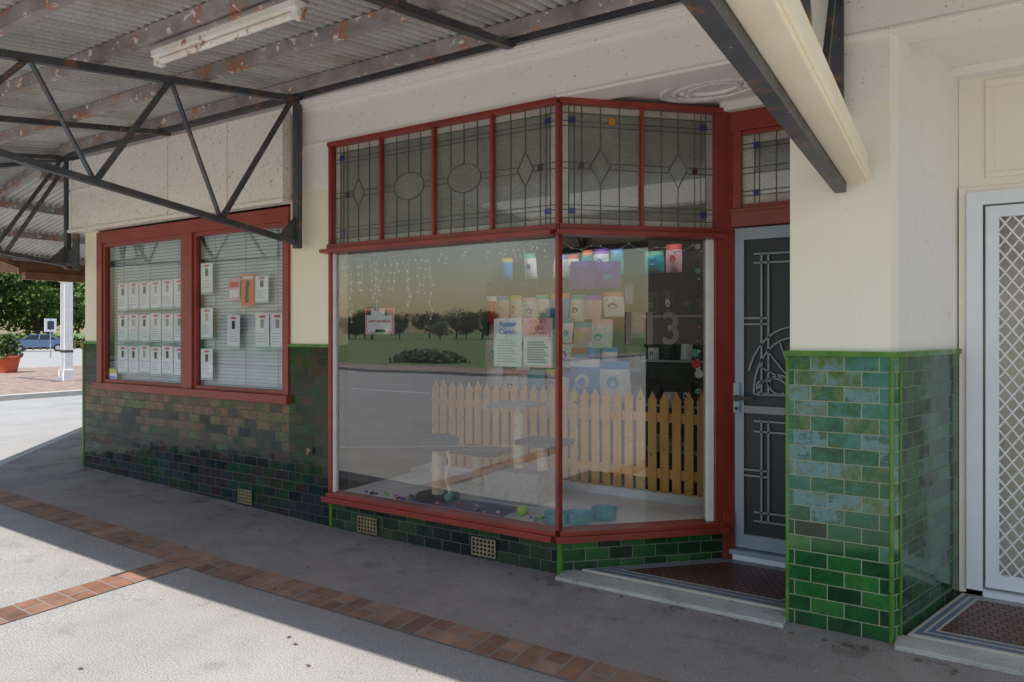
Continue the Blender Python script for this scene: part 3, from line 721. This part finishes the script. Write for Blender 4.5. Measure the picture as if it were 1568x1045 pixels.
# ------------------------------------------------------------------ window dressing
def blind(x0,x1,y=4.11,z0=1.08,z1=2.5):
    b=B(); z=z0
    while z<z1-.03:
        b.hexa([(x0,y-.008,z),(x1,y-.008,z),(x1,y+.008,z+.027),(x0,y+.008,z+.027),(x0,y-.0075,z+.001),(x1,y-.0075,z+.001),(x1,y+.0085,z+.028),(x0,y+.0085,z+.028)],'blind'); z+=.032
    b.box((x0,y-.015,z1-.03),(x1,y+.02,z1),'blind'); b.box((x0,y-.012,z0-.02),(x1,y+.012,z0-.005),'blind')
    for f in (.15,.5,.85):
        x=x0+(x1-x0)*f; b.box((x-.002,y-.013,z0),(x+.002,y-.011,z1),'inkg')
    b.obj('venetian_blind')
blind(-7.55,-6.18); blind(-5.99,-4.75)
b=B(); b.box((-7.6,4.19,1.0),(-4.7,4.195,2.6),'inkg'); b.obj('window_backing',shop)
def flyer(x,z,w=.165,h=.235,kind=0,y=4.043):
    b=B(); a=random.gauss(0,.012); cx,cz=x+w/2,z+h/2
    def q(x0,z0,x1,z1,yy,k):
        P=[]
        for (px,pz) in ((x0,z0),(x1,z0),(x1,z1),(x0,z1)):
            dx,dz=px-cx,pz-cz; P.append((cx+dx*math.cos(a)-dz*math.sin(a),yy,cz+dx*math.sin(a)+dz*math.cos(a)))
        b.face(P,k)
    q(x,z,x+w,z+h,y,'paper' if kind<2 else ('orange' if kind==2 else 'pink'))
    f=y-.0012
    if kind==0:
        q(x+w*.38,z+h*.58,x+w*.62,z+h*.82,f,random.choice(['ink','ink','inkg','bluep','doorback']))
        q(x+w*.3,z+h*.88,x+w*.7,z+h*.94,f,'redp')
        for i in range(4): q(x+w*.15,z+h*(.2+.075*i),x+w*random.uniform(.6,.85),z+h*(.2+.075*i)+.004,f,'inkg')
        q(x+w*.02,z+h*.02,x+w*.98,z+h*.05,f,'green')
    elif kind==2:
        q(x+w*.30,z+h*.10,x+w*.55,z+h*.6,f,'ink'); q(x+w*.36,z+h*.6,x+w*.62,z+h*.8,f-.0003,'ink'); q(x+w*.1,z+h*.85,x+w*.9,z+h*.93,f,'paper')
    elif kind==3:
        q(x+w*.1,z+h*.6,x+w*.9,z+h*.85,f,'redp'); q(x+w*.1,z+h*.15,x+w*.9,z+h*.5,f,'paper')
    b.obj('pet_adoption_flyer')
for r in range(3):
    for c in range(6):
        x=-7.36+c*.196; z=1.14+r*.325+random.uniform(-.008,.008)
        if x+.165<-6.19: flyer(x,z,.185,.285)
for z,k in ((1.12,0),(1.50,0),(1.92,0)): flyer(-5.95,z,.18,.29,k)
flyer(-5.56,1.42,.18,.30); flyer(-5.54,1.85,.16,.20,3); flyer(-5.36,1.80,.18,.28,2); flyer(-5.17,1.82,.175,.24,0)
flyer(-5.17,1.42,.185,.31);flyer(-4.97,1.42,.185,.31)
b=B(); b.box((-7.53,4.042,1.06),(-7.38,4.044,1.18),'paper'); b.box((-7.53,4.0405,1.13),(-7.38,4.0415,1.18),'yellow'); b.box((-7.52,4.0405,1.08),(-7.40,4.0415,1.10),'bluep'); b.obj('security_sticker')

def textobj(s_,size,loc,rot,mat,ext=.0008,bold=0):
    cu=bpy.data.curves.new('t','FONT'); cu.body=s_; cu.size=size; cu.extrude=ext; cu.offset=bold; cu.align_x='CENTER'; cu.align_y='CENTER'
    o=bpy.data.objects.new('t',cu); S.collection.objects.link(o); o.location=loc; o.rotation_euler=rot
    bpy.context.view_layer.update()
    dg=bpy.context.evaluated_depsgraph_get(); me=bpy.data.meshes.new_from_object(o.evaluated_get(dg)); me.transform(o.matrix_world)
    bpy.data.objects.remove(o); me.materials.clear(); me.materials.append(M[mat])
    return me
def poster(name,x,z,w,h,base,texts,y=4.045,bits=()):
    b=B(); b.box((x,y,z),(x+w,y+.002,z+h),base)
    for (fx0,fz0,fx1,fz1,k) in bits: b.box((x+w*fx0,y-.0012,z+h*fz0),(x+w*fx1,y-.0004,z+h*fz1),k)
    o=b.obj(name)
    for (s_,sz,fz,k) in texts:
        me=textobj(s_,sz,(x+w/2,y-.003,z+h*fz),(R(90),0,0),k)
        c=bpy.data.objects.new('lettering',me); S.collection.objects.link(c); c.parent=o
poster('foster_carers_poster',-2.655,1.33,.225,.33,'paper',[('Foster\nCarers',.05,.80,'bluep')],bits=[(.12,.1+.055*i,.8-.08*(i%3),.112+.055*i,'inkg') for i in range(9)])
poster('adopt_poster',-2.42,1.33,.225,.33,'pink',[('ADOPT\nHERE',.042,.86,'redp'),('DON\'T SHOP',.026,.69,'redp')],bits=[(.04,.04,.96,.62,'paper')]+[(.14,.1+.05*i,.86-.07*(i%3),.118+.05*i,'pink') for i in range(9)])
poster('pet_rescue_banner',-3.86,1.55,.30,.20,'pink',[('HAPPY TAILS RESCUE',.024,.5,'redp')],bits=[(.08,.1,.92,.9,'paper'),(.68,.72,.98,.98,'redp'),(.35,.04,.7,.18,'green'),(.02,.75,.2,.98,'redp')])
me=textobj('113',.30,(0,0,0),(0,0,0),'number',.001,.005)
ang=math.atan2(t.y,t.x)
me.transform(Matrix.Rotation(R(90),4,'X')); me.transform(Matrix.Rotation(ang,4,'Z')); p=sp(SL*.55,1.58,.012); me.transform(Matrix.Translation(p))
o=bpy.data.objects.new('shop_number',me); S.collection.objects.link(o)
b=B()
x=-4.13
prev=None
while x<-2.2:
    zt=2.17-.03*random.random(); y=4.06
    if prev: b.beam(prev,(x,y,zt),.005,.005,'inkg')
    prev=(x,y,zt)
    Ld=random.choice([.12,.25,.38,.5,.3,.42]) if x<-3.2 else random.choice([0,.05,.08])
    if Ld:
        n=max(2,int(Ld/.06)); p=(x,y,zt)
        for i in range(n):
            q=(p[0]+random.uniform(-.03,.03),y+random.uniform(-.01,.01),p[2]-Ld/n)
            b.beam(p,q,.0045,.0045,'inkg'); b.ball(q,.009,'bulb',6); p=q
    x+=.050
prev=None
for i in range(16):
    p=sp(.04+i*(SL-.16)/15,2.16-.05*abs(math.sin(i*.9)),.06)
    if prev: b.beam(prev,p,.004,.004,'inkg'); b.ball(p,.007,'bulb',6)
    prev=p
b.obj('icicle_string_lights')
b=B(); prev=None
for i in range(20):
    z=2.15-i*.055; p=sp(SL-.15+.012*math.sin(i*2.1),z,.06)
    if prev: b.beam(prev,p,.004,.004,'black')
    b.ball(p,.011 if i%3 else .02,random.choice(['redp','green','bulb','black','bulb','black']),8); prev=p
b.ball(sp(SL-.16,1.35,.06),.035,'redp',10); b.ball(sp(SL-.14,1.28,.06),.03,'bulb',10); b.ball(sp(SL-.17,1.42,.06),.03,'green',10)
b.obj('christmas_garland')
b=B(); x=-4.15; yf=5.25
while x<-1.42:
    w=.068; z0=.285+random.uniform(-.004,.004); zt=1.06+random.uniform(-.012,.012); yy=yf+random.uniform(-.003,.003)
    poly=[(x,z0),(x+w,z0),(x+w,zt-.04),(x+w+.004,zt-.02),(x+w-.012,zt),(x+w/2,zt+.05),(x+.012,zt),(x-.004,zt-.02),(x,zt-.04)]
    b.face([(a,yy,c) for a,c in poly],'pine'); b.face([(a,yy+.016,c) for a,c in reversed(poly)],'pine')
    for i in range(len(poly)):
        a=poly[i];c=poly[(i+1)%len(poly)]; b.face([(a[0],yy,a[1]),(a[0],yy+.016,a[1]),(c[0],yy+.016,c[1]),(c[0],yy,c[1])],'pine')
    x+=.098
for z in (.42,.86): b.box((-4.17,yf+.02,z),(-1.38,yf+.05,z+.07),'pine')
b.obj('picket_fence')
b=B(); b.box((-4.1,5.16,.265),(-1.36,5.19,.33),'inwhite'); b.obj('skirting_board',shop)
def torus(b,c,R_,r,k,n=20,m=8,sz=1):
    g=[[Vector(c)+Vector(((R_+r*math.cos(2*math.pi*j/m))*math.cos(2*math.pi*i/n),(R_+r*math.cos(2*math.pi*j/m))*math.sin(2*math.pi*i/n),r*sz*math.sin(2*math.pi*j/m))) for j in range(m)] for i in range(n)]
    for i in range(n):
        for j in range(m): b.face([g[i][j],g[(i+1)%n][j],g[(i+1)%n][(j+1)%m],g[i][(j+1)%m]],k)
def rope_post(b,cx,cy,z0,z1,r):
    b.cyl((cx,cy,z0),(cx,cy,z1),r*.93,'sisal',16)
    z=z0+.006
    while z<z1-.004: torus(b,(cx,cy,z),r*.93,.0055,'sisal',14,4); z+=.012
b=B(); cx,cy=-3.38,4.35
b.cyl((cx,cy,.268),(cx,cy,.30),.17,'fuzz',24); rope_post(b,cx,cy,.30,.66,.047); b.cyl((cx,cy,.655),(cx,cy,.685),.14,'fuzz',24); torus(b,(cx,cy,.715),.13,.038,'fuzz')
pr=(cx+.12,cy-.03,.66)
for i in range(12):
    q=(cx+.12+.02*math.sin(i*.9),cy-.03,.66-.035*(i+1)); b.cyl(pr,q,.012,'sisal',6); pr=q
b.ball(pr,.03,'tennis')
b.obj('cat_scratching_post',None,0,False)
b=B(); cx,cy=-2.80,4.70
b.box((cx-.26,cy-.18,.268),(cx+.22,cy+.18,.50),'fuzzl'); rope_post(b,cx-.05,cy,.50,.98,.044); b.box((cx-.25,cy-.16,.98),(cx+.1,cy+.16,1.01),'fuzzl')
rope_post(b,cx+.16,cy,.50,.70,.042); b.box((cx+.0,cy-.15,.70),(cx+.36,cy+.15,.74),'fuzz'); 
b.obj('cat_tree',None,.0)
b=B(); cx,cy=-3.35,4.85
b.box((cx-.15,cy-.15,.268),(cx+.25,cy+.15,.31),'fuzzl'); rope_post(b,cx,cy,.31,.55,.045); b.box((cx-.2,cy-.15,.55),(cx+.25,cy+.15,.59),'fuzz'); b.obj('cat_scratching_post',None,.0)
def bowl(x,y,r,k):
    b=B(); n=20
    prof=[(r*.85,0),(r,.07),(r*.92,.07),(r*.75,.02),(.0,.018)]
    for i in range(n):
        a0=2*math.pi*i/n;a1=2*math.pi*(i+1)/n
        for j in range(4):
            (r0,z0),(r1,z1)=prof[j],prof[j+1]
            b.face([(x+r0*math.cos(a0),y+r0*math.sin(a0),.268+z0),(x+r0*math.cos(a1),y+r0*math.sin(a1),.268+z0),(x+r1*math.cos(a1),y+r1*math.sin(a1),.268+z1),(x+r1*math.cos(a0),y+r1*math.sin(a0),.268+z1)],k)
    b.obj('pet_bowl',None,0,False)
bowl(-2.26,4.22,.085,'bowl');bowl(-2.12,4.30,.095,'bowl');bowl(-2.03,4.50,.095,'bowl')
b=B(); b.ball((-2.55,4.25,.305),.038,'tennis',14); b.obj('tennis_ball',None,0,True)
b=B(); b.ball((-3.22,4.28,.305),.036,'green',14); b.obj('toy_ball',None,0,True)
b=B()
for i in range(40):
    x=-4.0+random.random()*1.7; y=4.14+random.random()*.16
    b.ball((x,y,.275),random.uniform(.010,.022),random.choice(['pink','redp','green','teal','bluep','purple','fuzz','tennis','paper']),8,.6)
b.obj('cat_toys')
b=B(); b.box((-3.6,4.15,.266),(-2.65,4.42,.270),'mat'); b.obj('felt_mat')
acc=['teal','bluep','pink','redp','green','yellow','purple','orange','bluep','redp']
def pouch(b,x,z,w,h,y,k,hd=None,ac=None):
    nx,nz=6,10; lean=random.uniform(-.025,.025); tw=random.uniform(-.02,.02)
    hd=hd or random.choice(acc+['paper','paper']); ac=ac or random.choice(acc+['ink'])
    def P(fx,fz,off=0):
        bul=math.sin(math.pi*fx)*math.sin(math.pi*min(1,fz*1.05+.02))**.6*.05
        ww=w*(1-.10*abs(fz-.5)); return (x+w/2+(fx-.5)*ww+lean*fz,y-bul-off+tw*(fx-.5),z+h*fz)
    for i in range(nx):
        for j in range(nz):
            kk=k
            if j>=8: kk=hd
            b.face([P(i/nx,j/nz),P((i+1)/nx,j/nz),P((i+1)/nx,(j+1)/nz),P(i/nx,(j+1)/nz)],kk)
    st=random.random()
    n=12; cx=random.uniform(.4,.6); cz=random.uniform(.38,.5)
    if st<.7:
        rx,rz=random.uniform(.16,.26),random.uniform(.10,.18)
        b.face([P(cx+rx*math.cos(2*math.pi*i/n),cz+rz*math.sin(2*math.pi*i/n),.004) for i in range(n)],ac)
    for i in range(random.randint(1,3)):
        f=.62+.05*i; b.face([P(.22,f,.004),P(random.uniform(.6,.8),f,.004),P(random.uniform(.6,.8),f+.025,.004),P(.22,f+.025,.004)],random.choice(['ink','redp','bluep','inkg']))
    for i in range(2):
        f=.12+.06*i; b.face([P(.2,f,.004),P(random.uniform(.5,.8),f,.004),P(random.uniform(.5,.8),f+.02,.004),P(.2,f+.02,.004)],'inkg')
whites=['paper','paper','paper','inwhite','paper','bluep','pink','teal','paper','redp']
b=B()
b.box((-4.3,6.75,.1),(-2.0,6.8,2.35),'indark')
for z in (.45,.80,1.15,1.50,1.85,2.15):
    x=-4.28
    while x<-2.1:
        w=random.uniform(.12,.22)
        if random.random()<.85: pouch(b,x,z,w-.01,random.uniform(.20,.29),6.68,random.choice(whites+['ink']))
        x+=w
    b.box((-4.3,6.55,z-.025),(-2.0,6.75,z-.01),'indark')
b.obj('pet_supplies_shelf')
b=B()
b.box((-4.12,6.16,.5),(-2.6,6.18,2.0),'indark')
for z,hh in ((.70,.28),(.94,.27),(1.19,.27),(1.44,.26),(1.69,.26)):
    x=-4.12+random.uniform(0,.05)
    while x<-2.75:
        w=random.uniform(.13,.23); pouch(b,x,z+random.uniform(-.03,.03),w,hh*random.uniform(.85,1.05),6.12-random.uniform(0,.09),random.choice(whites)); x+=w+random.uniform(-.03,.015)
b.beam((-4.12,6.19,.1),(-4.12,6.19,2.1),.03,.03,'black'); b.beam((-2.6,6.19,.1),(-2.6,6.19,2.1),.03,.03,'black')
pouch(b,-3.12,1.98,.28,.27,6.07,'purple','purple','paper'); pouch(b,-2.84,1.98,.28,.25,6.07,'purple','purple','bluep')
pouch(b,-3.05,.92,.32,.40,5.93,'bluep','paper','paper'); pouch(b,-2.70,.94,.30,.36,5.90,'paper','bluep','bluep')
b.obj('hanging_treat_stand')
b=B()
b.box((-2.35,6.1,.1),(-1.5,6.5,2.1),'indark'); 
for z in (.5,.9,1.3,1.7):
    b.box((-2.33,5.97,z),(-1.52,6.1,z+.015),'inkg')
    for i in range(5): pouch(b,-2.3+i*.15,z+.016,.1,random.uniform(.12,.25),6.07,random.choice(['ink','inkg','ink','redp','ink','ink','paper']),'ink',random.choice(['redp','paper','green','ink']))
b.obj('accessory_cabinet')

# ------------------------------------------------------------------ far objects
def verandah_post(x,y,h):
    b=B(); b.box((x-.13,y-.13,0),(x+.13,y+.13,h),'paper'); b.box((x-.17,y-.17,0),(x+.17,y+.17,.35),'paper'); b.box((x-.17,y-.17,h-.2),(x+.17,y+.17,h),'paper'); b.box((x-.14,y-.14,.9),(x+.14,y+.14,.98),'ink'); b.obj('verandah_post',None,.01)
verandah_post(-23.9,11.5,3.35)
b=B(); b.beam((-23.9,9.5,3.5),(-23.9,24,3.5),.2,.3,'brownfascia'); b.beam((-27,9.5,3.9),(-27,24,3.9),.2,.3,'brownfascia')
for y in (9.7,15,19): b.beam((-23.9,y,3.55),(-27,y,3.9),.12,.15,'brownfascia')
for y in (19,): b.beam((-27,y,0),(-27,y,3.8),.2,.2,'paper',up=(0,1,0))
b.obj('far_verandah_frame')
def tree(name,h,r,seed,leafk='leaf',nl=3500,ls=.28):
    rd=random.Random(seed); b=B()
    b.cyl((0,0,-.1),(0,0,h*.35),r*.06,'bark',8,r*.045)
    cl=[]
    for i in range(12):
        a=rd.uniform(0,6.28); rr=r*rd.uniform(.25,.85); z=h*rd.uniform(.3,.85); cl.append((Vector((rr*math.cos(a),rr*math.sin(a),z)),r*rd.uniform(.28,.48)))
        b.cyl((0,0,h*.25),cl[-1][0],r*.03,'bark',5,r*.008)
    cl.append((Vector((0,0,h*.8)),r*.5)); cl.append((Vector((0,0,h*.5)),r*.65))
    for i in range(nl):
        c,cr=rd.choice(cl); d=Vector((rd.gauss(0,1),rd.gauss(0,1),rd.gauss(0,.8))).normalized()*cr*rd.uniform(.6,1.08)
        p=c+d; s_=ls*rd.uniform(.6,1.4); u=Vector((rd.gauss(0,1),rd.gauss(0,1),rd.gauss(0,1))).normalized(); v=u.cross(Vector((rd.random(),rd.random(),1))).normalized()
        b.face([p-u*s_*.5,p+v*s_*.35,p+u*s_*.5,p-v*s_*.35],leafk if rd.random()<.6 else 'leaf2')
    return b.obj(name)
T=[tree('tree',9,4.8,i,'leaf',4200,.48) for i in range(3)]
pos=[(-88,33,1),(-92,40,1.15),(-86,46,.95),(-96,28,1.1),(-80,29,.75),(-90,52,1.2),(-84,37.5,.85),(-100,46,1.4),(-104,36,1.4)]
rt=random.Random(3)
for i in range(56): pos.append((-190+i*4.5+rt.uniform(-2,2),-118+rt.uniform(-14,10),rt.uniform(.45,.8)))
for i,(x,y,s_) in enumerate(pos):
    if i<3: o=T[i]
    else: o=bpy.data.objects.new('tree',T[i%3].data); S.collection.objects.link(o)
    o.location=(x,y,-.13); o.scale=(s_,s_,s_*random.uniform(.85,1.1)); o.rotation_euler[2]=random.uniform(0,6)
def bush(name,cx,cy,L_,W_,H_,n,ls=.15,z0=-.13):
    b=B()
    for i in range(n):
        a=random.uniform(-1,1);c=random.uniform(-1,1);e=random.random()
        k=math.sqrt(max(0,1-e*e*.8)); p=Vector((cx+a*L_*k,cy+c*W_*k,z0+e*H_)); u=Vector((random.gauss(0,1),random.gauss(0,1),random.gauss(0,1))).normalized(); v=u.cross(Vector((.3,.2,1))).normalized(); s_=ls*random.uniform(.6,1.4)
        b.face([p-u*s_,p+v*s_*.7,p+u*s_,p-v*s_*.7],'leaf' if random.random()<.6 else 'leaf2')
    return b.obj(name)
bush('hedge',-76,27,.9,16,1.3,5000,.25)
bush('garden_bed_shrubs',-24,-22,2.2,1.0,.7,2500,.10)
b=B()
for i in range(40):
    y=18+i*.6; b.box((-71,y,-.13),(-70.9,y+.12,.75),'brownfascia')
b.box((-71,18,.55),(-70.95,42,.65),'brownfascia'); b.obj('low_timber_fence')
b=B(); px,py=-30.6,12.6
b.cyl((px,py,0),(px,py,.6),.30,'terra',20,.42); torus(b,(px,py,.6),.42,.05,'terra'); b.obj('terracotta_planter',None,0,True)
bush('potted_shrub',px,py,.45,.45,.9,900,.07,.55)
b=B(); sx_,sy_=-49,22.6
b.cyl((sx_,sy_,-.13),(sx_,sy_,2.4),.04,'inkg',8); b.box((sx_-.03,sy_-.35,1.55),(sx_+.03,sy_+.35,2.4),'paper'); b.box((sx_+.031,sy_-.2,1.7),(sx_+.04,sy_+.2,2.25),'ink'); b.obj('parking_sign',None,.01)
def car(x,y,rot,k='carb'):
    b=B(); 
    prof=[(-2.2,.35),(-2.25,.75),(-1.9,.95),(-1.2,1.0),(-.6,1.42),(.7,1.45),(1.4,1.0),(2.1,.85),(2.2,.4)]
    n=len(prof)
    def yy(z): return .88 if z<1.02 else .68
    Lf=[(a,-yy(c),c) for a,c in prof];Rt=[(a,yy(c),c) for a,c in prof]
    for i in range(n):
        j=(i+1)%n; kk='cargl' if i in(3,5) else k
        b.face([Lf[i],Lf[j],Rt[j],Rt[i]],kk)
    for sd,A in ((-1,Lf),(1,Rt)):
        low=[A[i] for i in (0,1,2,3,6,7,8)]; b.face(low if sd>0 else list(reversed(low)),k)
        cab=[A[3],A[4],A[5],A[6]]; b.face(cab,'cargl'); b.beam(A[3],A[4],.08,.08,k); b.beam(A[4],A[5],.08,.08,k); b.beam(A[5],A[6],.08,.08,k); b.beam((0,sd*.88,1.0),(.05,sd*.68,1.44),.07,.07,k)
        for wx in (-1.4,1.35):
            b.cyl((wx,sd*.70,.32),(wx,sd*.90,.32),.33,'black',20); b.cyl((wx,sd*.89,.32),(wx,sd*.91,.32),.19,'inkg',16)
    o=b.obj('parked_car'); o.location=(x,y,-.126); o.rotation_euler[2]=rot
car(-66,29.6,R(62))

# ------------------------------------------------------------------ light, world, camera
EL=66
sun=bpy.data.lights.new('sun','SUN'); sun.energy=5; sun.angle=R(.5); sun.color=(1,.95,.88)
so=bpy.data.objects.new('sun',sun); S.collection.objects.link(so); so.rotation_euler=(R(90-EL),0,0)
w=bpy.data.worlds.new('World'); S.world=w; w.use_nodes=True; nt=w.node_tree; nt.nodes.clear()
sk=N(nt,'ShaderNodeTexSky'); sk.sky_type='NISHITA'; sk.sun_disc=False; sk.sun_elevation=R(EL); sk.sun_rotation=R(180); sk.air_density=1.6; sk.dust_density=1.0; sk.ozone_density=.8
bg=N(nt,'ShaderNodeBackground'); bg.inputs[1].default_value=.15; wo=N(nt,'ShaderNodeOutputWorld')
nt.links.new(sk.outputs[0],bg.inputs[0]); nt.links.new(bg.outputs[0],wo.inputs[0])
S.view_settings.view_transform='Standard'; S.view_settings.look='None'; S.view_settings.exposure=0
cam=bpy.data.cameras.new('camera'); co=bpy.data.objects.new('camera',cam); S.collection.objects.link(co); S.camera=co
cam.sensor_width=36; cam.lens=24.57; cam.clip_end=2500; cam.clip_start=.05; cam.shift_y=-.0092
co.location=(0,0,1.57); co.rotation_euler=(R(90),0,R(31.8))
